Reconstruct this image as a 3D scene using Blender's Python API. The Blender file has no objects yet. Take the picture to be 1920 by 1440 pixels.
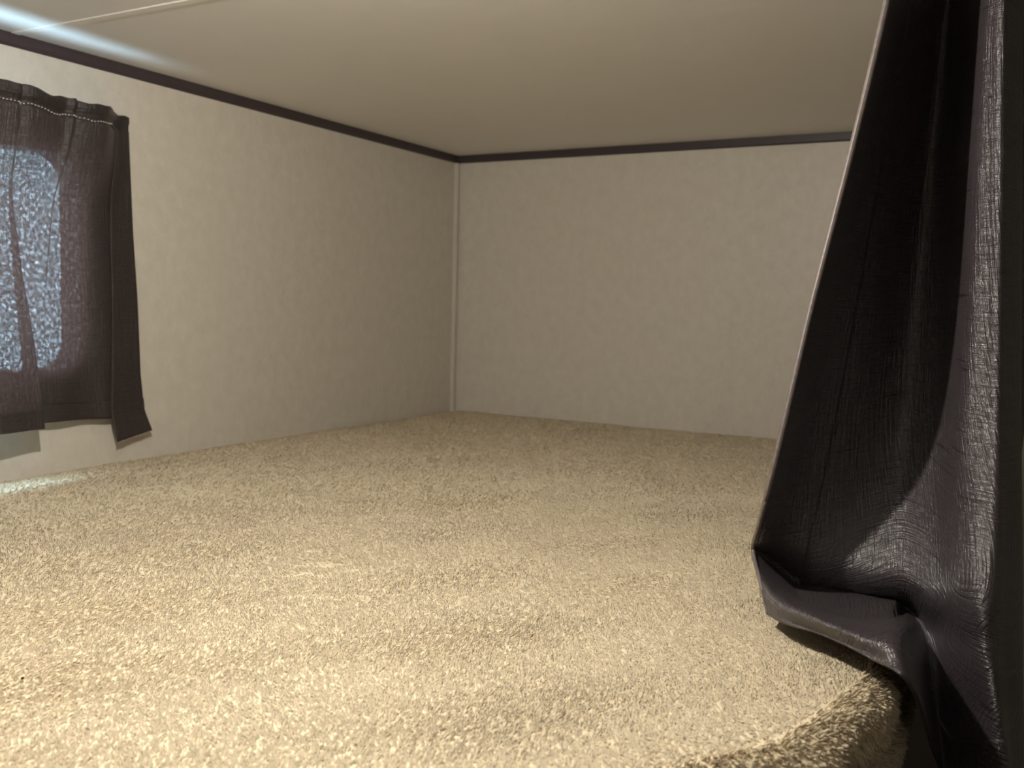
import bpy, bmesh, math, random
import numpy as np
from mathutils import Matrix, Vector

random.seed(7)
rng = np.random.default_rng(7)
scene = bpy.context.scene
COL = scene.collection

# ------------------------------------------------------------------ camera
# world: x = out from the window wall, y = towards the end wall, z = up; 0,0,0 is the far corner of the bunk at blanket height
H = 0.66                                   # blanket to ceiling
F_PX = 1780.0
CAM = np.array([1.36492, -2.13384, 0.27835])
YAW, PITCH, ROLL = 0.5070886, 0.0841138, 0.0256563
_fw = np.array([-math.sin(YAW) * math.cos(PITCH), math.cos(YAW) * math.cos(PITCH), -math.sin(PITCH)])
_r0 = np.array([math.cos(YAW), math.sin(YAW), 0.0])
_u0 = np.cross(_r0, _fw)
_r = _r0 * math.cos(ROLL) + _u0 * math.sin(ROLL)
_u = np.cross(_r, _fw)
cam_data = bpy.data.cameras.new("camera")
cam = bpy.data.objects.new("camera", cam_data)
COL.objects.link(cam)
cam.matrix_world = Matrix(((_r[0], _u[0], -_fw[0], CAM[0]), (_r[1], _u[1], -_fw[1], CAM[1]),
                           (_r[2], _u[2], -_fw[2], CAM[2]), (0, 0, 0, 1)))
cam_data.sensor_width = 36.0
cam_data.lens = F_PX * 36.0 / 1920.0
cam_data.clip_start = 0.02
cam_data.dof.use_dof = True
cam_data.dof.focus_distance = 0.95
cam_data.dof.aperture_fstop = 9.0
scene.camera = cam

def at(px, py, axis, val):
    """the point of the plane axis = val that the photograph shows at a pixel"""
    v = _r * (px - 960.0) - _u * (py - 720.0) + _fw * F_PX
    return CAM + v * ((val - CAM[axis]) / v[axis])

# ------------------------------------------------------------------ daylight, exposure
world = bpy.data.worlds.new("overcast_daylight")
scene.world = world
world.use_nodes = True
bg = world.node_tree.nodes["Background"]
bg.inputs[0].default_value = (0.60, 0.83, 1.0, 1.0)
bg.inputs[1].default_value = 34.0
pl = bpy.data.lights.new("window_portal", 'AREA')
pl.shape = 'RECTANGLE'; pl.size = 0.74; pl.size_y = 0.40
pl.cycles.is_portal = True
po = bpy.data.objects.new("window_portal", pl)
COL.objects.link(po)
po.location = (-0.045, -1.45, 0.325)
po.rotation_euler = (math.radians(90), 0, math.radians(-90))
scene.view_settings.view_transform = 'Standard'
scene.view_settings.look = 'None'
scene.view_settings.gamma = 1.0
scene.view_settings.exposure = 0.0
scene.view_settings.use_curve_mapping = False
LAMP_COLOR = (1.0, 0.95, 0.85)
LAMP_NEAR, LAMP_FILL = 23.5, 3.0
scene.cycles.max_bounces = 10
scene.cycles.diffuse_bounces = 6
scene.cycles.transparent_max_bounces = 12
scene.cycles.sample_clamp_indirect = 6.0

# ------------------------------------------------------------------ node helpers
def new_mat(name):
    m = bpy.data.materials.new(name); m.use_nodes = True
    nt = m.node_tree
    return m, nt, nt.nodes["Principled BSDF"], nt.nodes["Material Output"]
def nd(nt, kind, **kw):
    n = nt.nodes.new(kind)
    for k, v in kw.items():
        if k.startswith("_"): setattr(n, k[1:], v)
        else: n.inputs[k].default_value = v
    return n
def mapping(nt, src, scale):
    mp = nd(nt, "ShaderNodeMapping"); mp.inputs["Scale"].default_value = scale
    nt.links.new(src, mp.inputs["Vector"]); return mp.outputs[0]
def noise(nt, vec, scale, detail=2.0, rough=0.5):
    n = nd(nt, "ShaderNodeTexNoise", Scale=scale, Detail=detail, Roughness=rough)
    nt.links.new(vec, n.inputs["Vector"]); return n.outputs["Fac"]
def ramp(nt, fac, stops):
    r = nt.nodes.new("ShaderNodeValToRGB")
    els = r.color_ramp.elements
    while len(els) < len(stops): els.new(0.5)
    for e, (p, c) in zip(els, stops):
        e.position = p; e.color = (c, c, c, 1) if not hasattr(c, "__len__") else (*c, 1)
    nt.links.new(fac, r.inputs["Fac"]); return r.outputs["Color"]
def mix(nt, fac, a, b, mode='MIX'):
    m = nt.nodes.new("ShaderNodeMix"); m.data_type = 'RGBA'; m.blend_type = mode
    for s, v in ((m.inputs[0], fac), (m.inputs[6], a), (m.inputs[7], b)):
        if isinstance(v, bpy.types.NodeSocket): nt.links.new(v, s)
        elif hasattr(v, "__len__"): s.default_value = (*v, 1)
        else: s.default_value = v
    return m.outputs[2]
def math_n(nt, op, a, b=0.0):
    m = nt.nodes.new("ShaderNodeMath"); m.operation = op
    for s, v in ((m.inputs[0], a), (m.inputs[1], b)):
        if isinstance(v, bpy.types.NodeSocket): nt.links.new(v, s)
        else: s.default_value = v
    return m.outputs[0]
def bump(nt, h, strength, dist, base=None):
    b = nd(nt, "ShaderNodeBump", Strength=strength, Distance=dist)
    nt.links.new(h, b.inputs["Height"])
    if base is not None: nt.links.new(base, b.inputs["Normal"])
    return b.outputs["Normal"]

# ------------------------------------------------------------------ materials
def wallpaper():
    m, nt, p, out = new_mat("linen_wallpaper")
    co = nd(nt, "ShaderNodeTexCoord").outputs["Object"]
    blotch = noise(nt, mapping(nt, co, (1, 1, 0.8)), 42, 5, 0.65)
    fleck = noise(nt, mapping(nt, co, (1, 1, 0.65)), 120, 3, 0.6)
    weave_v = noise(nt, mapping(nt, co, (1, 1, 0.03)), 900, 1)
    weave_h = noise(nt, mapping(nt, co, (0.03, 0.03, 1)), 900, 1)
    c1 = mix(nt, ramp(nt, blotch, [(0.35, 0.0), (0.68, 1.0)]), (0.585, 0.545, 0.475), (0.645, 0.60, 0.53))
    c2 = mix(nt, ramp(nt, fleck, [(0.60, 0.0), (0.76, 0.55)]), c1, (0.72, 0.68, 0.60))
    c3 = mix(nt, ramp(nt, fleck, [(0.24, 0.45), (0.40, 0.0)]), c2, (0.51, 0.465, 0.39))
    w = math_n(nt, 'ADD', weave_v, weave_h)
    c4 = mix(nt, ramp(nt, w, [(0.3, 0.10), (0.7, 0.0)]), c3, (0.42, 0.38, 0.32))
    nt.links.new(c4, p.inputs["Base Color"])
    p.inputs["Roughness"].default_value = 0.42
    p.inputs["Specular IOR Level"].default_value = 0.35
    nt.links.new(bump(nt, w, 0.06, 0.0005), p.inputs["Normal"])
    return m
def plain(name, col, rough=0.6, spec=0.4, var=0.05, scale=30, metal=0.0, bumpd=0.0003):
    m, nt, p, out = new_mat(name)
    co = nd(nt, "ShaderNodeTexCoord").outputs["Object"]
    n = noise(nt, co, scale, 4)
    c = mix(nt, n, [max(0, v * (1 - var)) for v in col], [min(1, v * (1 + var)) for v in col])
    nt.links.new(c, p.inputs["Base Color"])
    p.inputs["Roughness"].default_value = rough
    p.inputs["Specular IOR Level"].default_value = spec
    p.inputs["Metallic"].default_value = metal
    nt.links.new(bump(nt, noise(nt, co, scale * 12, 2), 0.15, bumpd), p.inputs["Normal"])
    return m
def curtain_cloth(name, col, slub, glow, holes, rough=0.38, sheen=0.25, spec=0.6):
    """slubby woven polyester: UV is in metres along the weft (u) and the warp (v)"""
    m, nt, p, out = new_mat(name)
    uv = nd(nt, "ShaderNodeUVMap").outputs["UV"]
    warp = noise(nt, mapping(nt, uv, (330, 20, 1)), 1.0, 3, 0.6)      # threads running down
    weft = noise(nt, mapping(nt, uv, (16, 360, 1)), 1.0, 3, 0.6)      # threads running across
    weave = math_n(nt, 'ADD', warp, weft)
    slubs = noise(nt, mapping(nt, uv, (14, 230, 1)), 1.0, 1, 0.4)
    c = mix(nt, ramp(nt, weave, [(0.36, 0.0), (0.70, 1.0)]), [v * 0.45 for v in col], [v * 1.45 for v in col])
    c = mix(nt, ramp(nt, slubs, [(0.64, 0.0), (0.74, slub)]), c, [v * 0.15 for v in col])
    nt.links.new(c, p.inputs["Base Color"])
    p.inputs["Roughness"].default_value = rough
    nt.links.new(ramp(nt, weave, [(0.40, 0.05), (0.62, spec)]), p.inputs["Specular IOR Level"])
    p.inputs["Sheen Weight"].default_value = sheen
    p.inputs["Sheen Roughness"].default_value = 0.4
    p.inputs["Sheen Tint"].default_value = (0.8, 0.72, 0.75, 1)
    nrm = bump(nt, weave, 1.0, 0.0022)
    nt.links.new(nrm, p.inputs["Normal"])
    tr = nd(nt, "ShaderNodeBsdfTranslucent"); tr.inputs["Color"].default_value = (*glow, 1)
    add = nt.nodes.new("ShaderNodeAddShader")
    nt.links.new(p.outputs[0], add.inputs[0]); nt.links.new(tr.outputs[0], add.inputs[1])
    final = add.outputs[0]
    if holes > 0:                                                       # pin-pricks of daylight between the threads
        tp = nd(nt, "ShaderNodeBsdfTransparent")
        h1 = noise(nt, mapping(nt, uv, (210, 150, 1)), 1.0, 2, 0.6)
        h2 = noise(nt, mapping(nt, uv, (120, 60, 1)), 1.0, 2, 0.6)
        hp = math_n(nt, 'MULTIPLY', ramp(nt, h1, [(0.45, 0.0), (0.74, 1.0)]), ramp(nt, h2, [(0.30, 0.35), (0.70, 1.0)]))
        fac = math_n(nt, 'ADD', math_n(nt, 'MULTIPLY', hp, holes), holes * 0.30)
        mx = nt.nodes.new("ShaderNodeMixShader")
        nt.links.new(fac, mx.inputs[0]); nt.links.new(final, mx.inputs[1]); nt.links.new(tp.outputs[0], mx.inputs[2])
        final = mx.outputs[0]
    nt.links.new(final, out.inputs["Surface"])
    return m
def plush(name, a, b, soft=0.0):
    m, nt, p, out = new_mat(name)
    co = nd(nt, "ShaderNodeTexCoord").outputs["Object"]
    isl = nd(nt, "ShaderNodeNewGeometry").outputs["Random Per Island"]
    n = noise(nt, mapping(nt, co, (1, 1, 1)), 9, 3)
    c = mix(nt, ramp(nt, n, [(0.35, 0.0), (0.65, 1.0)]), a, b)
    c = mix(nt, math_n(nt, 'MULTIPLY', isl, 0.5), c, [min(1, v * 1.12) for v in b])
    nt.links.new(c, p.inputs["Base Color"])
    p.inputs["Roughness"].default_value = 0.55
    p.inputs["Specular IOR Level"].default_value = 0.3
    p.inputs["Sheen Weight"].default_value = 0.15
    fine = noise(nt, mapping(nt, co, (1.0, 2.2, 1)), 420, 3, 0.6)
    nt.links.new(bump(nt, fine, 0.5, 0.0012), p.inputs["Normal"])
    if soft > 0:                                                        # fibres let light through
        tr = nd(nt, "ShaderNodeBsdfTranslucent"); nt.links.new(c, tr.inputs["Color"])
        mx = nt.nodes.new("ShaderNodeMixShader"); mx.inputs[0].default_value = soft
        nt.links.new(p.outputs[0], mx.inputs[1]); nt.links.new(tr.outputs[0], mx.inputs[2]); nt.links.new(mx.outputs[0], out.inputs["Surface"])
    return m

M = {}
M['wall'] = wallpaper()
M['ceiling'] = plain('ceiling_panel', (0.82, 0.81, 0.805), 0.5, 0.35, 0.03, 18)
M['seam'] = plain('ceiling_seam_tape', (0.86, 0.84, 0.81), 0.5, 0.35, 0.02)
M['dark_trim'] = plain('dark_brown_moulding', (0.052, 0.038, 0.042), 0.42, 0.4, 0.15, 60)
M['corner_trim'] = plain('corner_moulding', (0.57, 0.525, 0.45), 0.45, 0.35, 0.04)
M['floor'] = plain('dark_vinyl_floor', (0.022, 0.018, 0.015), 0.5, 0.3, 0.25, 12)
M['platform'] = plain('dark_cabinet_board', (0.035, 0.028, 0.026), 0.5, 0.3, 0.2, 14)
M['mattress'] = plain('mattress_ticking', (0.45, 0.42, 0.38), 0.8, 0.2, 0.06, 60)
M['window_frame'] = plain('black_window_frame', (0.03, 0.03, 0.032), 0.4, 0.5, 0.1)
M['track'] = plain('white_plastic_track', (0.62, 0.60, 0.56), 0.4, 0.4, 0.03)
M['metal'] = plain('brushed_rod', (0.5, 0.5, 0.5), 0.35, 0.5, 0.05, 80, 1.0)
M['window_cloth'] = curtain_cloth('brown_window_curtain_cloth', (0.018, 0.0135, 0.0135), 0.3, (0.045, 0.022, 0.018), 0.20, sheen=0.05)
M['bunk_cloth'] = curtain_cloth('brown_bunk_curtain_cloth', (0.028, 0.0225, 0.0245), 0.8, (0.03, 0.012, 0.009), 0.0, rough=0.30, sheen=0.03, spec=1.0)
M['edge_highlight'] = plain('painted_edge_highlight', (0.13, 0.105, 0.095), 0.35, 0.7, 0.5, 260, 0.0, 0.002)  # paler than the cloth: the rim's highlight is painted into this colour
M['thread'] = plain('pale_thread', (0.42, 0.38, 0.36), 0.6, 0.3, 0.1)
M['blanket'] = plush('tan_plush_backing', (0.70, 0.59, 0.41), (0.76, 0.65, 0.46))
M['pile'] = plush('tan_plush_pile', (0.74, 0.63, 0.45), (0.80, 0.69, 0.50), 0.35)
M['lint'] = plain('dark_lint', (0.02, 0.015, 0.012), 0.9, 0.1)
g, nt, p, out = new_mat('window_glass')
p.inputs["Base Color"].default_value = (0.75, 0.82, 0.85, 1)
p.inputs["Roughness"].default_value = 0.02
_tp = nd(nt, "ShaderNodeBsdfTransparent"); _tp.inputs["Color"].default_value = (0.82, 0.88, 0.9, 1)
_mx = nt.nodes.new("ShaderNodeMixShader"); _mx.inputs[0].default_value = 0.92
nt.links.new(p.outputs[0], _mx.inputs[1]); nt.links.new(_tp.outputs[0], _mx.inputs[2]); nt.links.new(_mx.outputs[0], out.inputs["Surface"])
M['glass'] = g
d, nt, p, out = new_mat('lamp_diffuser')
p.inputs["Base Color"].default_value = (0.9, 0.86, 0.78, 1)
p.inputs["Emission Color"].default_value = (*LAMP_COLOR, 1); p.inputs["Emission Strength"].default_value = 6.0
M['diffuser'] = d

# ------------------------------------------------------------------ object helpers
def link(name, me, mat, parent=None, smooth=False):
    o = bpy.data.objects.new(name, me)
    COL.objects.link(o)
    me.materials.append(M[mat])
    if smooth: me.shade_smooth()
    if parent is not None: o.parent = parent
    return o
def obj(name, bm, mat, parent=None, smooth=False):
    me = bpy.data.meshes.new(name)
    bmesh.ops.recalc_face_normals(bm, faces=bm.faces)
    bm.to_mesh(me); bm.free()
    return link(name, me, mat, parent, smooth)
def structure(o, label=None, cat=None):
    o["kind"] = "structure"
    if label: o["label"] = label
    if cat: o["category"] = cat
    return o
def tag(o, label, cat):
    o["label"] = label; o["category"] = cat; return o
def empty(name, loc=(0, 0, 0)):
    o = bpy.data.objects.new(name, None); COL.objects.link(o); o.location = loc
    o.empty_display_size = 0.05
    return o
def add_box(bm, a, b, bevel=0.0):
    vs = [bm.verts.new((x, y, z)) for x in (a[0], b[0]) for y in (a[1], b[1]) for z in (a[2], b[2])]
    fs = [bm.faces.new([vs[i] for i in q]) for q in ((0, 1, 3, 2), (4, 6, 7, 5), (0, 4, 5, 1), (2, 3, 7, 6), (0, 2, 6, 4), (1, 5, 7, 3))]
    if bevel > 0:
        es = list({e for f in fs for e in f.edges})
        bmesh.ops.bevel(bm, geom=es, offset=bevel, segments=2, affect='EDGES', profile=0.6)
    return bm
def box(a, b, bevel=0.0):
    return add_box(bmesh.new(), a, b, bevel)
def grid_mesh(name, P, UV=None):
    """P: (nu, nv, 3) array of points -> quad mesh with UVs in metres"""
    nu, nv = P.shape[:2]
    me = bpy.data.meshes.new(name)
    idx = np.arange(nu * nv).reshape(nu, nv)
    q = np.stack([idx[:-1, :-1], idx[1:, :-1], idx[1:, 1:], idx[:-1, 1:]], -1).reshape(-1, 4)
    me.vertices.add(nu * nv); me.vertices.foreach_set("co", P.reshape(-1).astype(np.float32))
    me.loops.add(q.size); me.loops.foreach_set("vertex_index", q.reshape(-1).astype(np.int32))
    me.polygons.add(len(q)); me.polygons.foreach_set("loop_start", (np.arange(len(q)) * 4).astype(np.int32))
    if UV is not None:
        lay = me.uv_layers.new(name="UVMap")
        lay.data.foreach_set("uv", UV.reshape(-1, 2)[q.reshape(-1)].reshape(-1).astype(np.float32))
    me.update(calc_edges=True); me.validate()
    return me
def tube_mesh(name, pts, radii, n=8):
    pts = np.asarray(pts, float); radii = np.broadcast_to(radii, (len(pts),))
    t = np.gradient(pts, axis=0); t /= np.linalg.norm(t, axis=1)[:, None]
    ref = np.where(np.abs(t[:, 2:3]) > 0.9, np.array([[1.0, 0, 0]]), np.array([[0, 0, 1.0]]))
    a = np.cross(t, ref); a /= np.linalg.norm(a, axis=1)[:, None]; b = np.cross(t, a)
    ang = np.linspace(0, 2 * math.pi, n + 1)
    P = pts[:, None] + radii[:, None, None] * (a[:, None] * np.cos(ang)[None, :, None] + b[:, None] * np.sin(ang)[None, :, None])
    s = np.concatenate([[0], np.cumsum(np.linalg.norm(np.diff(pts, axis=0), axis=1))])
    UV = np.stack(np.broadcast_arrays(ang[None, :] * 0.003, s[:, None]), -1)
    return grid_mesh(name, P, UV)
def catmull(K, n):
    """K: (k, ...) control points, returns n samples of a Catmull-Rom spline along axis 0 (uniform in the index)"""
    K = np.asarray(K, float)
    E = np.concatenate([(2 * K[0] - K[1])[None], K, (2 * K[-1] - K[-2])[None]])
    t = np.linspace(0, len(K) - 1, n); i = np.minimum(t.astype(int), len(K) - 2); u = (t - i).reshape(-1, *([1] * (K.ndim - 1)))
    p0, p1, p2, p3 = E[i], E[i + 1], E[i + 2], E[i + 3]
    return 0.5 * ((2 * p1) + (-p0 + p2) * u + (2 * p0 - 5 * p1 + 4 * p2 - p3) * u ** 2 + (-p0 + 3 * p1 - 3 * p2 + p3) * u ** 3)
def smooth01(x): x = np.clip(x, 0, 1); return x * x * (3 - 2 * x)

# ------------------------------------------------------------------ the shell
X1, Y0, ZF, TH = 2.6, -4.3, -1.25, 0.04     # aisle wall, cabin end, floor, wall thickness
WY0, WY1, WZ0, WZ1, WR = -1.775, -1.123, 0.150, 0.502, 0.050   # rounded window opening in the left wall

def rounded_loop(y0, y1, z0, z1, r, n=8):
    pts = []
    for cy, cz, a0 in ((y1 - r, z1 - r, 0), (y0 + r, z1 - r, 90), (y0 + r, z0 + r, 180), (y1 - r, z0 + r, 270)):
        for k in range(n + 1):
            a = math.radians(a0 + 90 * k / n); pts.append((cy + r * math.cos(a), cz + r * math.sin(a)))
    return pts
bm = bmesh.new()
outer = [bm.verts.new((0, y, z)) for y, z in ((Y0, ZF), (0, ZF), (0, H), (Y0, H))]
inner = [bm.verts.new((0, y, z)) for y, z in rounded_loop(WY0, WY1, WZ0, WZ1, WR)]
nq = len(inner) // 4                      # corner arcs run top-right, top-left, bottom-left, bottom-right
oc = [outer[2], outer[3], outer[0], outer[1]]
for k in range(4):
    for i in range(nq - 1): bm.faces.new((oc[k], inner[k * nq + i], inner[k * nq + i + 1]))
    bm.faces.new((oc[k], inner[k * nq + nq - 1], inner[(k + 1) % 4 * nq], oc[(k + 1) % 4]))
r_ = bmesh.ops.extrude_face_region(bm, geom=list(bm.faces))
for v in r_["geom"]:
    if isinstance(v, bmesh.types.BMVert): v.co.x -= TH
structure(obj("wall_left", bm, 'wall'), "beige linen-textured wall with the curtained window, left of the bunk", "wall")
structure(obj("wall_back", box((-TH, 0, ZF), (X1 + TH, TH, H)), 'wall'), "beige linen-textured end wall at the head of the bunk", "wall")
structure(obj("wall_right", box((X1, Y0, ZF), (X1 + TH, 0, H)), 'wall'), "beige wall across the aisle from the bunk", "wall")
structure(obj("wall_front", box((-TH, Y0 - TH, ZF), (X1 + TH, Y0, H)), 'wall'), "beige wall at the other end of the cabin", "wall")
structure(obj("ceiling", box((-TH, Y0 - TH, H), (X1 + TH, TH, H + TH)), 'ceiling'), "low flat beige ceiling over the bunk", "ceiling")
structure(obj("floor", box((-TH, Y0 - TH, ZF - TH), (X1 + TH, TH, ZF)), 'floor'), "dark vinyl floor of the aisle", "floor")

def moulding(name, p0, p1, inward, tall, deep, label):
    """a strip with a rounded lower edge under the ceiling, from p0 to p1 along a wall"""
    prof = [(0, 0), (deep, 0), (deep, -tall * 0.62), (deep * 0.86, -tall * 0.82), (deep * 0.5, -tall * 0.96), (0, -tall)]
    bm = bmesh.new(); rows = []
    for p_ in (p0, p1):
        rows.append([bm.verts.new((p_[0] + inward[0] * a, p_[1] + inward[1] * a, p_[2] + b)) for a, b in prof])
    n = len(prof)
    for i in range(n): bm.faces.new((rows[0][i], rows[0][(i + 1) % n], rows[1][(i + 1) % n], rows[1][i]))
    bm.faces.new(rows[0]); bm.faces.new(rows[1][::-1])
    return structure(obj(name, bm, 'dark_trim'), label, "trim")
moulding("trim_1", (0, Y0, H), (0, 0, H), (1, 0), 0.0195, 0.005, "dark brown moulding where the window wall meets the ceiling")
moulding("trim_2", (0, 0, H), (X1, 0, H), (0, -1), 0.0195, 0.005, "dark brown moulding where the end wall meets the ceiling")
# vertical corner bead: a small rounded cover strip with a groove against the end wall
bm = bmesh.new()
prof = [(0, -0.001), (0.0045, -0.001), (0.0045, -0.004), (0.0085, -0.0048), (0.0095, -0.0075), (0.0085, -0.0115), (0.005, -0.0145), (0, -0.0155)]
rows = [[bm.verts.new((a, b, z)) for a, b in prof] for z in (ZF, H - 0.0195)]
for i in range(len(prof)): bm.faces.new((rows[0][i], rows[0][(i + 1) % len(prof)], rows[1][(i + 1) % len(prof)], rows[1][i]))
bm.faces.new(rows[0]); bm.faces.new(rows[1][::-1])
structure(obj("trim_3", bm, 'corner_trim'), "thin beige corner strip running down between the two walls", "trim")
# ceiling panel joint, parallel to the end wall
bm = bmesh.new()
prof = [(-0.008, 0), (-0.006, -0.0012), (0.006, -0.0012), (0.008, 0)]
rows = [[bm.verts.new((x, -1.232 + a, H + b)) for a, b in prof] for x in (0.005, X1)]
for i in range(3): bm.faces.new((rows[0][i], rows[0][i + 1], rows[1][i + 1], rows[1][i]))
structure(obj("trim_4", bm, 'seam'), "pale joint strip between two ceiling panels", "trim")

# window: frame set in the rounded opening, glass pane
win = structure(empty("window_1", (0, -1.45, WZ0)), "rounded cabin window with daylight behind the brown curtain", "window")
bm = bmesh.new()
lo = [rounded_loop(WY0 - 0.02, WY1 + 0.02, WZ0 - 0.02, WZ1 + 0.02, WR + 0.02), rounded_loop(WY0 + 0.006, WY1 - 0.006, WZ0 + 0.006, WZ1 - 0.006, WR - 0.006)]
rings = [[bm.verts.new((x, y + 1.45, z - WZ0)) for y, z in l] for l, x in ((lo[0], 0.0), (lo[0], 0.004), (lo[1], 0.005), (lo[1], -TH - 0.004))]
n = len(rings[0])
for a in range(3):
    for i in range(n): bm.faces.new((rings[a][i], rings[a][(i + 1) % n], rings[a + 1][(i + 1) % n], rings[a + 1][i]))
obj("window_frame", bm, 'window_frame', win)
bm = bmesh.new()
g0, g1 = ([bm.verts.new((x, y + 1.45, z - WZ0)) for y, z in lo[1]] for x in (-0.024, -0.020))
bm.faces.new(g0); bm.faces.new(g1[::-1])
for i in range(n): bm.faces.new((g0[i], g0[(i + 1) % n], g1[(i + 1) % n], g1[i]))
obj("pane", bm, 'glass', win)

# ------------------------------------------------------------------ lamps on the ceiling (outside the frame; the aisle one is added fill)
def ceiling_lamp(x, y, watts, label):
    root = empty("ceiling_lamp", (x, y, H))
    def lathe(prof, n=28):
        bm = bmesh.new(); rr = []
        for r, z in prof: rr.append([bm.verts.new((r * math.cos(2 * math.pi * k / n), r * math.sin(2 * math.pi * k / n), z)) for k in range(n)])
        for a in range(len(prof) - 1):
            for k in range(n): bm.faces.new((rr[a][k], rr[a][(k + 1) % n], rr[a + 1][(k + 1) % n], rr[a + 1][k]))
        bm.faces.new(rr[-1]); bm.faces.new(rr[0][::-1])
        return bm
    obj("base", lathe([(0.062, 0), (0.062, -0.003), (0.058, -0.011), (0.055, -0.0125)]), 'track', root, True)
    obj("diffuser", lathe([(0.056, -0.0125), (0.054, -0.020), (0.042, -0.027), (0.022, -0.031), (0.004, -0.032)]), 'diffuser', root, True)
    l = bpy.data.lights.new("lamp_light", 'POINT'); l.energy = watts; l.color = LAMP_COLOR; l.shadow_soft_size = 0.012
    lo_ = bpy.data.objects.new("lamp_light", l); COL.objects.link(lo_); lo_.parent = root; lo_.location = (0, 0, -0.046)
    return tag(root, label, "lamp")
ceiling_lamp(0.87, -1.70, LAMP_NEAR, "round puck lamp on the ceiling above the foot of the bunk")
ceiling_lamp(1.90, -3.10, LAMP_FILL, "added fill light, a round puck on the ceiling further down the cabin")  # unseen lamp added as weak fill from the aisle

# ------------------------------------------------------------------ bunk: platform, mattress, blanket
OUT = np.array([(1.262, 0.0), (1.262, -0.35), (1.262, -0.7), (1.262, -1.0), (1.264, -1.25), (1.272, -1.36), (1.258, -1.45), (1.232, -1.54),
                (1.165, -1.635), (1.06, -1.715), (0.93, -1.80), (0.76, -1.875), (0.55, -1.925), (0.28, -1.95), (0.0, -1.955)])
OUT[:, 0] += 0.010 * np.clip(OUT[:, 0] / 1.2, 0, 1)
NT = 420
out_c = catmull(OUT, 2000)
s_c = np.concatenate([[0], np.cumsum(np.linalg.norm(np.diff(out_c, axis=0), axis=1))])
s_t = np.linspace(0, s_c[-1], NT)
O = np.stack([np.interp(s_t, s_c, out_c[:, k]) for k in (0, 1)], 1)
tan = np.gradient(O, axis=0); tan /= np.linalg.norm(tan, axis=1)[:, None]
NRM = np.stack([-tan[:, 1], tan[:, 0]], 1)          # outward
NRM[np.sum(NRM * O, axis=1) < 0] *= -1
def plan_prism(name, inset, z0, z1, mat, parent=None):
    P = (O - NRM * inset)[::6]
    P = np.clip(P, [0.002, -9], [9, -0.002])
    pts = [(0.002, -0.002)] + [tuple(q) for q in P]
    bm = bmesh.new()
    a = [bm.verts.new((x, y, z0)) for x, y in pts]; b = [bm.verts.new((x, y, z1)) for x, y in pts]
    bm.faces.new(a[::-1]); bm.faces.new(b)
    for i in range(len(pts)): bm.faces.new((a[i], a[(i + 1) % len(a)], b[(i + 1) % len(a)], b[i]))
    return obj(name, bm, mat, parent)
tag(plan_prism("bunk_platform", 0.030, ZF, -0.135, 'platform'), "dark board platform that carries the bunk mattress", "platform")
tag(plan_prism("mattress", 0.022, -0.134, -0.030, 'mattress'), "thin mattress hidden under the tan plush blanket", "mattress")

_ph = rng.uniform(0, 6.28, (24, 2)); _fr = rng.normal(0, 1, (24, 2))
def height(x, y):
    """blanket surface: broad softness, faint creases, brushed lines, sinking a little at the walls"""
    h = np.zeros_like(x)
    for i in range(24):
        k = 5.0 + 1.6 * i
        fx, fy = _fr[i] / np.linalg.norm(_fr[i]) * k
        h += 0.0075 / (1 + 0.42 * i) * np.sin(fx * x + fy * y + _ph[i, 0])
    h *= 0.12
    h -= 0.010 * np.exp(-x / 0.02) + 0.010 * np.exp(y / 0.02)
    for (x0, y0, x1, y1, bow, a) in ((0.64, -1.455, 0.80, -1.285, -0.012, 0.0022), (0.73, -1.475, 0.83, -1.40, -0.006, 0.0018),
                                     (0.66, -1.39, 0.76, -1.30, -0.008, 0.002), (0.95, -0.62, 1.14, -0.80, 0.01, 0.003), (0.88, -0.22, 1.05, -0.42, 0.015, 0.006)):
        dx, dy = x1 - x0, y1 - y0; L = math.hypot(dx, dy)
        t = ((x - x0) * dx + (y - y0) * dy) / L ** 2
        dd = ((x - x0) * -dy + (y - y0) * dx) / L - bow * 4 * t * (1 - t)
        h += a * np.exp(-(dd / 0.006) ** 2) * smooth01(t / 0.45) * smooth01((1 - t) / 0.45)
    return h - 0.004
# edge profile beyond the flat top: (outward offset, height)
PROF = np.array([(-0.024, 0.0), (-0.012, -0.002), (-0.002, -0.010), (0.003, -0.025), (0.001, -0.046), (-0.007, -0.060), (-0.012, -0.072),
                 (-0.009, -0.082), (-0.001, -0.092), (0.003, -0.104), (-0.001, -0.116), (-0.012, -0.124)])
prof_c = catmull(PROF, 34)
R = np.concatenate([np.linspace(0, 0.8, 90)[:-1], np.linspace(0.8, 1.0, 40)])
Oin = O + NRM * PROF[0, 0]; Oin[0, 1] = 0; Oin[-1, 0] = 0
Oin = np.clip(Oin, [0, -9], [9, 0])
top = R[None, :, None] * Oin[:, None, :]
ht = height(top[..., 0], top[..., 1])
TOP = np.concatenate([top, ht[..., None]], -1)
def edge_point(ti, off, z):
    """ti: fractional outline index arrays"""
    i = np.clip(ti, 0, NT - 1.001); i0 = i.astype(int); w = (i - i0)[..., None]
    o = O[i0] * (1 - w) + O[i0 + 1] * w; nn = NRM[i0] * (1 - w) + NRM[i0 + 1] * w
    s = i / (NT - 1) * s_c[-1]
    amp = smooth01(-z / 0.03)                     # the hanging side waves in and out
    wav = amp * (0.006 * np.sin(s * 17 + 1.0) + 0.004 * np.sin(s * 41 + 2.0 + 20 * z))
    zz = z + (height(o[..., 0], o[..., 1])) * (1 - amp) + amp * 0.005 * np.sin(s * 23 + 0.5)
    xy = o + nn * (off + wav)[..., None]
    return np.concatenate([np.clip(xy, [0, -9], [9, 0]), zz[..., None]], -1)
ti = np.arange(NT, dtype=float)
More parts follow.
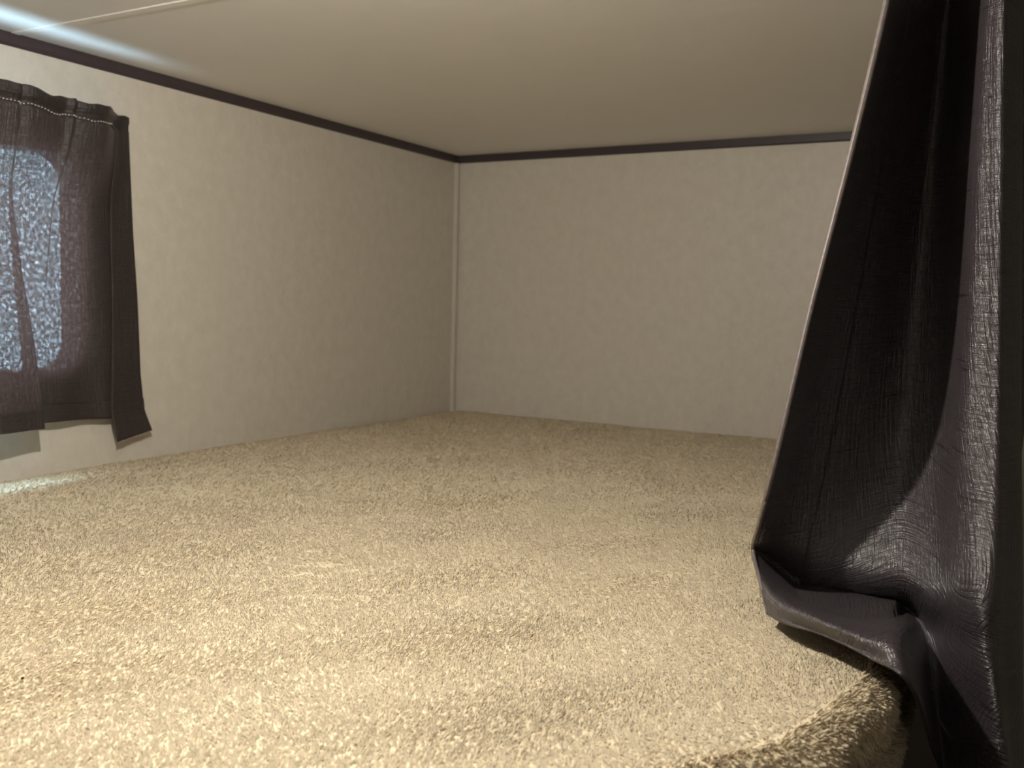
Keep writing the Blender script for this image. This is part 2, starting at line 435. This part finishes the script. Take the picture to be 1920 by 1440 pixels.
EDGE = edge_point(np.broadcast_to(ti[:, None], (NT, 33)), np.broadcast_to(prof_c[None, 1:, 0], (NT, 33)), np.broadcast_to(prof_c[None, 1:, 1], (NT, 33)))
blanket = link("plush_blanket", grid_mesh("plush_blanket", np.concatenate([TOP, EDGE], 1)), 'blanket', smooth=True)
tag(blanket, "tan plush blanket spread over the whole bunk mattress", "blanket")

def tufts(name, base, nrm, lean, length, width, bend):
    """short tapering locks of pile: three-sided, bent once; all arrays (n, 3) or (n,)"""
    n = len(base)
    lean = lean - nrm * np.sum(lean * nrm, 1)[:, None]; lean /= np.maximum(np.linalg.norm(lean, axis=1), 1e-6)[:, None]
    side = np.cross(nrm, lean)
    d1 = nrm * np.cos(bend * 0.55)[:, None] + lean * np.sin(bend * 0.55)[:, None]
    d2 = nrm * np.cos(bend)[:, None] + lean * np.sin(bend)[:, None]
    root = base - nrm * 0.001
    mid = root + d1 * (length * 0.5)[:, None]; tip = mid + d2 * (length * 0.5)[:, None]
    V = np.empty((n, 7, 3), np.float32)
    for k in range(3):
        a = 2 * math.pi * k / 3
        o1 = (side * math.cos(a) + lean * math.sin(a)) * width[:, None] * 0.5
        V[:, k] = root + o1 * 0.9; V[:, 3 + k] = mid + o1
    V[:, 6] = tip
    quads = np.array([[0, 1, 4, 3], [1, 2, 5, 4], [2, 0, 3, 5]]); tris = np.array([[3, 4, 6], [4, 5, 6], [5, 3, 6]])
    off = (np.arange(n) * 7)[:, None, None]
    li = np.concatenate([(quads[None] + off).reshape(n, 12), (tris[None] + off).reshape(n, 9)], 1).reshape(-1)
    ls = (np.arange(n)[:, None] * 21 + np.array([0, 4, 8, 12, 15, 18])[None]).reshape(-1)
    me = bpy.data.meshes.new(name)
    me.vertices.add(n * 7); me.vertices.foreach_set("co", V.reshape(-1))
    me.loops.add(len(li)); me.loops.foreach_set("vertex_index", li.astype(np.int32))
    me.polygons.add(len(ls)); me.polygons.foreach_set("loop_start", ls.astype(np.int32))
    me.update(calc_edges=True)
    return me
def inside(x, y):
    th = np.arctan2(-y, x); rr = np.hypot(x, y)
    to = np.arctan2(-Oin[:, 1], Oin[:, 0])
    return rr < np.interp(th, to, np.hypot(Oin[:, 0], Oin[:, 1]))
def flow(x, y):
    a = 2.3 + 0.35 * np.sin(3.1 * x + 1.7 * y) + 0.35 * np.sin(7.3 * y - 4.1 * x + 1.0) + 0.4 * np.sin(15 * x + 11 * y) + 0.4 * np.sin(29 * x - 23 * y)
    return a
N = 900000
x = rng.uniform(0.004, 1.26, N); y = rng.uniform(-1.94, -0.004, N)
dist = np.hypot(x - 1.12, y + 1.68)
keep = inside(x, y) & (rng.random(N) < np.clip(1.15 - 1.25 * dist / 1.1, 0.09, 1.0))
x, y, dist = x[keep], y[keep], dist[keep]
e = 0.002
nr = np.stack([-(height(x + e, y) - height(x - e, y)) / (2 * e), -(height(x, y + e) - height(x, y - e)) / (2 * e), np.ones_like(x)], 1)
nr /= np.linalg.norm(nr, axis=1)[:, None]
ang = flow(x, y) + rng.normal(0, 0.55, len(x))
base = np.stack([x, y, height(x, y)], 1)
far = smooth01((dist - 0.35) / 0.9)
nt_top = len(x)
side_n = 46000
ti2 = rng.uniform(NT * 0.40, NT - 1, side_n); pi2 = np.minimum(rng.uniform(0, 33, side_n), 32.9)
o2 = np.interp(pi2, np.arange(34), prof_c[:, 0]); z2 = np.interp(pi2, np.arange(34), prof_c[:, 1])
b2 = edge_point(ti2, o2, z2)
do = np.interp(pi2, np.arange(34), np.gradient(prof_c[:, 0])); dz = np.interp(pi2, np.arange(34), np.gradient(prof_c[:, 1]))
nn2 = NRM[ti2.astype(int)]; tt2 = tan[ti2.astype(int)]
hn = np.stack([nn2[:, 0] * -dz, nn2[:, 1] * -dz, do], 1); hn /= np.linalg.norm(hn, axis=1)[:, None]
down = np.stack([nn2[:, 0] * do, nn2[:, 1] * do, dz], 1); down /= np.linalg.norm(down, axis=1)[:, None]
tw = rng.normal(0, 0.6, side_n)
ln2 = down * np.cos(tw)[:, None] + np.concatenate([tt2, np.zeros((side_n, 1))], 1) * np.sin(tw)[:, None]
B = np.concatenate([base, b2]); NN = np.concatenate([nr, hn])
LN = np.concatenate([np.stack([np.cos(ang), np.sin(ang), np.zeros(nt_top)], 1), ln2])
LEN = np.concatenate([rng.uniform(0.0038, 0.0062, nt_top) * (1 + 0.3 * far), rng.uniform(0.0055, 0.0095, side_n)])
WID = np.concatenate([rng.uniform(0.0010, 0.0017, nt_top) * (1 + 0.7 * far), rng.uniform(0.0012, 0.0022, side_n)])
BND = np.concatenate([rng.uniform(1.15, 1.5, nt_top), rng.uniform(0.6, 1.25, side_n)])
pile = link("pile", tufts("pile", B, NN, LN, LEN, WID, BND), 'pile', blanket)
pile["kind"] = "stuff"

# a dark speck of lint lying on the pile
c0 = at(42, 1262, 2, 0.004)
bm = bmesh.new()
bmesh.ops.create_icosphere(bm, subdivisions=2, radius=0.0011)
for v in bm.verts:
    v.co.x *= 1.25 + 0.5 * math.sin(v.co.y * 4000); v.co.y *= 0.9; v.co.z *= 0.7 + 0.3 * math.cos(v.co.x * 3000)
    v.co += Vector((c0[0], c0[1], float(height(np.array([c0[0]]), np.array([c0[1]]))[0]) + 0.004))
tag(obj("lint_speck", bm, 'lint', smooth=True), "tiny dark speck of lint on the tan blanket", "lint")

# ------------------------------------------------------------------ window curtain
wc = tag(empty("window_curtain", (0.02, -1.03, 0.57)), "short dark brown curtain glowing over the daylit window on the left wall", "curtain")
W_OFF = np.array([0.02, -1.03, 0.57])
Y_LEFT = -1.86
zs = np.linspace(0, 1, 110)
# right edge (y against z), top height and hem height against y
re = [(242, 222), (246, 330), (250, 440), (257, 560), (262, 700), (268, 760)]
RE = np.array([at(px, py, 0, 0.012) for px, py in re])
def y_right(z): return np.interp(z, RE[::-1, 2], RE[::-1, 1])
FA = np.array([at(px, py, 0, 0.040) for px, py in ((18, 215), (24, 280), (40, 530), (66, 797))])      # big fold, stands proud to its left
FB = np.array([at(px, py, 0, 0.020) for px, py in ((108, 215), (107, 300), (82, 500), (72, 600))])   # slender pleat
def yA(z): return np.interp(z, FA[::-1, 2], FA[::-1, 1])
def yB(z): return np.interp(z, FB[::-1, 2], FB[::-1, 1])
def z_top(y):
    return 0.571 + 0.004 * smooth01((-1.215 - y) / 0.02) + 0.0012 * np.sin(y * 95) + 0.0008 * np.sin(y * 210)
def z_hem(y):
    return 0.072 + 0.004 * smooth01((-1.10 - y) / 0.1) - 0.002 * smooth01((-1.225 - y) / 0.01)
def stand(y, z):
    low = smooth01((0.56 - z) / 0.45)
    s = 0.010 + 0.004 * low + 0.006 * smooth01((y_right(z) - y) / 0.10) + 0.042 * (1 - smooth01((0.56 - z) / 0.16)) * smooth01((y_right(z) - 0.012 - y) / 0.07)
    s = s + (0.010 + 0.040 * low) * smooth01((yA(z) + 0.006 - y) / 0.010)
    s = s - (0.010) * np.exp(-((y - yA(z) - 0.008) / 0.006) ** 2) * 0.5
    s = s + 0.007 * np.exp(-((y - yB(z)) / 0.0055) ** 2) * smooth01((z - 0.20) / 0.12) - 0.006 * np.exp(-((y - yB(z) - 0.010) / 0.006) ** 2) * smooth01((z - 0.20) / 0.12)
    s = s + 0.0035 * np.sin((y + 0.12 * z) * 52) * smooth01((y_right(z) - 0.05 - y) / 0.05)
    left = smooth01((-1.34 - y) / 0.05)
    s = s + left * 0.012 * np.sin((y + 1.34) * 38)
    s = s - 0.006 * np.exp(-((z - 0.553) / 0.006) ** 2)
    return s
def curtain_panel(name, u_lo, u_hi, z_lo_f, z_hi_f, nu, nv, off=0.0):
    """patch of the hanging cloth between two distances from its right edge and two heights"""
    u = np.linspace(u_lo, u_hi, nu)[:, None]; f = np.linspace(0, 1, nv)[None, :]
    ystart = -1.03 - u
    z = z_lo_f(ystart) * (1 - f) + z_hi_f(ystart) * f
    y = y_right(z) - u
    s = stand(y, z) + off
    P = np.stack([s, y + 0 * s, z + 0 * s], -1) - W_OFF
    UV = np.stack(np.broadcast_arrays(u + 0 * z, z), -1)
    return grid_mesh(name, P, UV)
def solid(o, t, offset=0.0):
    md = o.modifiers.new("thickness", 'SOLIDIFY'); md.thickness = t; md.offset = offset; return o
umax = -1.03 - Y_LEFT
solid(link("cloth", curtain_panel("cloth", 0.0, umax, z_hem, z_top, 330, 130), 'window_cloth', wc, True), 0.0006)
solid(link("header", curtain_panel("header", 0.0, umax, lambda y: z_top(y) - 0.0265, lambda y: z_top(y) + 0.0002, 300, 10, 0.0022), 'window_cloth', wc, True), 0.0006)
solid(link("bottom_hem", curtain_panel("bottom_hem", 0.0, umax, lambda y: z_hem(y) - 0.0003, lambda y: z_hem(y) + 0.028, 300, 10, 0.0014), 'window_cloth', wc, True), 0.0006)
# doubled side hem, whose raw end hangs below the bottom hem as a tab
pts_r = np.array([at(px, py, 0, 0.014) for px, py in ((242, 222), (246, 330), (250, 440), (257, 560), (262, 700), (268, 760), (280, 806))])
pts_l = np.array([at(px, py, 0, 0.016) for px, py in ((206, 215), (207, 330), (207, 440), (208, 560), (206, 700), (205, 782), (212, 828))])
K = np.stack([catmull(pts_r, 70), catmull(pts_r, 70) * 0.66 + catmull(pts_l, 70) * 0.34, catmull(pts_r, 70) * 0.33 + catmull(pts_l, 70) * 0.67, catmull(pts_l, 70)], 0)
K = catmull(K, 14)
K[..., 0] = np.maximum(stand(K[..., 1], np.maximum(K[..., 2], 0.075)) + 0.0016, 0.011) + 0.006 * smooth01((0.09 - K[..., 2]) / 0.06)
UVs = np.stack(np.broadcast_arrays(-K[..., 1], K[..., 2]), -1)
solid(link("side_hem", grid_mesh("side_hem", K - W_OFF, UVs), 'window_cloth', wc, True), 0.0012)
# frayed threads along the raw tab end
bm = bmesh.new()
for k in range(26):
    f = k / 25 + random.uniform(-0.02, 0.02)
    b = K[int(round((1 - min(max(f, 0), 1)) * 13)), -1] - W_OFF
    v = [bm.verts.new(Vector(b) + Vector(o)) for o in ((0, -0.0012, 0.001), (0, 0.0012, 0.001), (random.uniform(-.002, .002), random.uniform(-.003, .003), -random.uniform(0.002, 0.006)))]
    bm.faces.new(v)
obj("fringe", bm, 'thread', wc)
# white-grey overlock stitching below the header
bm = bmesh.new()
for k in range(120):
    y_ = -1.105 - 0.0052 * k
    if y_ < Y_LEFT + 0.01: break
    z_ = float(z_top(np.array(y_))) - 0.0255 + random.uniform(-.0004, .0004)
    s_ = float(stand(np.array(y_), np.array(z_))) + 0.0042
    add_box(bm, (s_ - W_OFF[0] - 0.0005, y_ - W_OFF[1] - 0.0016, z_ - W_OFF[2] - 0.0008), (s_ - W_OFF[0] + 0.0005, y_ - W_OFF[1] + 0.0010, z_ - W_OFF[2] + 0.0008))
obj("stitching", bm, 'thread', wc)
# the slim rod in the header pocket with its two wall brackets
rod = empty("curtain_rod", (0.0, -1.45, 0.556)); tag(rod, "slim metal rod in the header of the brown window curtain", "curtain rod")
ys = np.linspace(-1.05, Y_LEFT + 0.01, 90)
rod_pts = np.stack([np.maximum(stand(ys, np.full_like(ys, 0.558)) - 0.004, 0.006), ys + 1.45, np.full_like(ys, 0.002)], 1)
link("bar", tube_mesh("bar", rod_pts, 0.0022, 8), 'metal', rod, True)
for yb in (-1.06, Y_LEFT + 0.02):
    obj("bracket", box((0.0, yb + 1.45 - 0.006, -0.012), (0.006, yb + 1.45 + 0.006, 0.006), 0.001), 'metal', rod)

# ------------------------------------------------------------------ bunk curtain, gathered at the open side
bc = tag(empty("bunk_curtain", (1.30, -1.10, H - 0.012)), "long dark brown curtain gathered beside the bunk, its hem folded onto the blanket", "curtain")
B_OFF = np.array([1.30, -1.10, H - 0.012])
def A(px, py, y): return at(px, py, 1, y)
def Z(px, py, z): return at(px, py, 2, z)
cols = [
    # leading edge, from the track down to the blanket and out along it
    [A(1690, -112, -1.20), A(1663, 0, -1.21), A(1597, 280, -1.235), A(1520, 580, -1.265), A(1457, 850, -1.285), A(1424, 980, -1.265), A(1412, 1030, -1.225), Z(1424, 1085, .032), Z(1440, 1150, .010)],
    [A(1712, -112, -1.125), A(1690, 0, -1.13), A(1632, 280, -1.15), A(1568, 580, -1.18), A(1512, 850, -1.215), A(1478, 1005, -1.225), A(1462, 1072, -1.20), Z(1458, 1118, .030), Z(1474, 1168, .015)],
    [A(1738, -112, -1.06), A(1722, 0, -1.06), A(1678, 280, -1.08), A(1636, 580, -1.115), A(1590, 850, -1.165), A(1552, 1035, -1.21), A(1530, 1126, -1.19), Z(1532, 1154, .032), Z(1546, 1190, .020)],
    [A(1768, -112, -1.01), A(1752, 0, -1.01), A(1716, 280, -1.03), A(1684, 580, -1.07), A(1650, 850, -1.135), A(1625, 1060, -1.21), A(1612, 1144, -1.18), Z(1615, 1180, .032), Z(1632, 1232, .020)],
    [A(1795, -112, -0.99), A(1782, 0, -0.99), A(1754, 280, -1.01), A(1728, 580, -1.055), A(1703, 850, -1.125), A(1697, 1070, -1.22), A(1692, 1144, -1.18), Z(1690, 1198, .028), Z(1708, 1286, .010)],
    [A(1825, -112, -1.03), A(1815, 0, -1.04), A(1795, 280, -1.055), A(1777, 580, -1.085), A(1758, 850, -1.145), A(1757, 1100, -1.24), A(1745, 1185, -1.19), A(1737, 1262, -1.22), A(1755, 1420, -1.23)],
    [A(1848, -112, -1.11), A(1840, 0, -1.12), A(1826, 280, -1.135), A(1815, 580, -1.155), A(1802, 850, -1.19), A(1795, 1090, -1.265), A(1785, 1210, -1.24), A(1785, 1330, -1.23), A(1800, 1500, -1.23)],
    [A(1868, -112, -1.14), A(1863, 0, -1.15), A(1855, 280, -1.16), A(1850, 580, -1.175), A(1844, 850, -1.205), A(1838, 1090, -1.285), A(1846, 1210, -1.29), A(1862, 1330, -1.29), A(1885, 1520, -1.28)],
    [A(1893, -112, -1.14), A(1890, 0, -1.15), A(1886, 280, -1.16), A(1882, 580, -1.175), A(1880, 850, -1.20), A(1880, 1090, -1.265), A(1882, 1210, -1.255), A(1888, 1330, -1.255), A(1900, 1520, -1.255)],
    [A(1917, -112, -1.07), A(1917, 0, -1.07), A(1913, 280, -1.08), A(1910, 580, -1.09), A(1908, 850, -1.11), A(1908, 1090, -1.16), A(1908, 1210, -1.165), A(1909, 1330, -1.17), A(1912, 1520, -1.17)],
]
zrow = [p_[2] for p_ in cols[-1]]
ycur = -1.02
for k in range(13):                      # the rest of the gathers, running back along the track to the end wall
    xx = 1.285 if k % 2 == 0 else 1.345
    cols.append([np.array([xx + 0.006 * math.sin(k * 2.1 + j), ycur + 0.004 * math.sin(j * 1.3 + k), zrow[j]]) for j in range(9)])
    ycur += 0.072
C = np.array(cols)
C[:, 0, 2] = H - 0.020
# the tail falls to just below the bunk edge
G = catmull(C, (len(cols) - 1) * 15 + 1)             # along the width
G = np.swapaxes(catmull(np.swapaxes(G, 0, 1), 8 * 22 + 1), 0, 1)
lie = height(G[..., 0], G[..., 1]) + 0.014 - 3.0 * np.maximum(G[..., 0] - 1.262, 0) - 3.0 * np.maximum(-1.33 - G[..., 1], 0)
G[:140, :, 2] = np.maximum(G[:140, :, 2], lie[:140])           # the cloth rests on the pile
du = np.concatenate([np.zeros((1, G.shape[1])), np.cumsum(np.linalg.norm(np.diff(G, axis=0), axis=-1), 0)])
dv = np.concatenate([np.zeros((G.shape[0], 1)), np.cumsum(np.linalg.norm(np.diff(G, axis=1), axis=-1), 1)], 1)
um = np.broadcast_to(du.mean(1)[:, None], du.shape) * 0.5 + du * 0.5
UVg = np.stack([um, -dv], -1)
nrmG = np.cross(np.gradient(G, axis=0), np.gradient(G, axis=1)); nrmG /= np.maximum(np.linalg.norm(nrmG, axis=-1), 1e-9)[..., None]
if np.mean(np.sum(nrmG[:100] * (CAM - G[:100]), -1)) < 0: nrmG = -nrmG
solid(link("cloth", grid_mesh("cloth", G - B_OFF, UVg), 'bunk_cloth', bc, True), 0.0012)
hemw = 24
solid(link("side_hem", grid_mesh("side_hem", (G + nrmG * 0.0009)[:hemw, :126] - B_OFF, UVg[:hemw, :126]), 'bunk_cloth', bc, True), 0.0010)
link("side_edge", tube_mesh("side_edge", G[0] - B_OFF + np.array([0.0, 0, 0]), np.linspace(0.0034, 0.0018, G.shape[1]), 10), 'edge_highlight', bc, True)
nh = 60
solid(link("bottom_hem", grid_mesh("bottom_hem", (G + nrmG * 0.0009)[:nh * 2, -16:] - B_OFF, UVg[:nh * 2, -16:]), 'bunk_cloth', bc, True), 0.0010)
link("bottom_edge", tube_mesh("bottom_edge", G[:150, -1] - B_OFF, 0.0016, 8), 'bunk_cloth', bc, True)

# curtain track on the ceiling
tr = tag(obj("curtain_track", box((1.302, -2.3, H - 0.012), (1.326, -0.002, H), 0.002), 'track'), "straight pale ceiling track above the open side of the bunk", "curtain track")
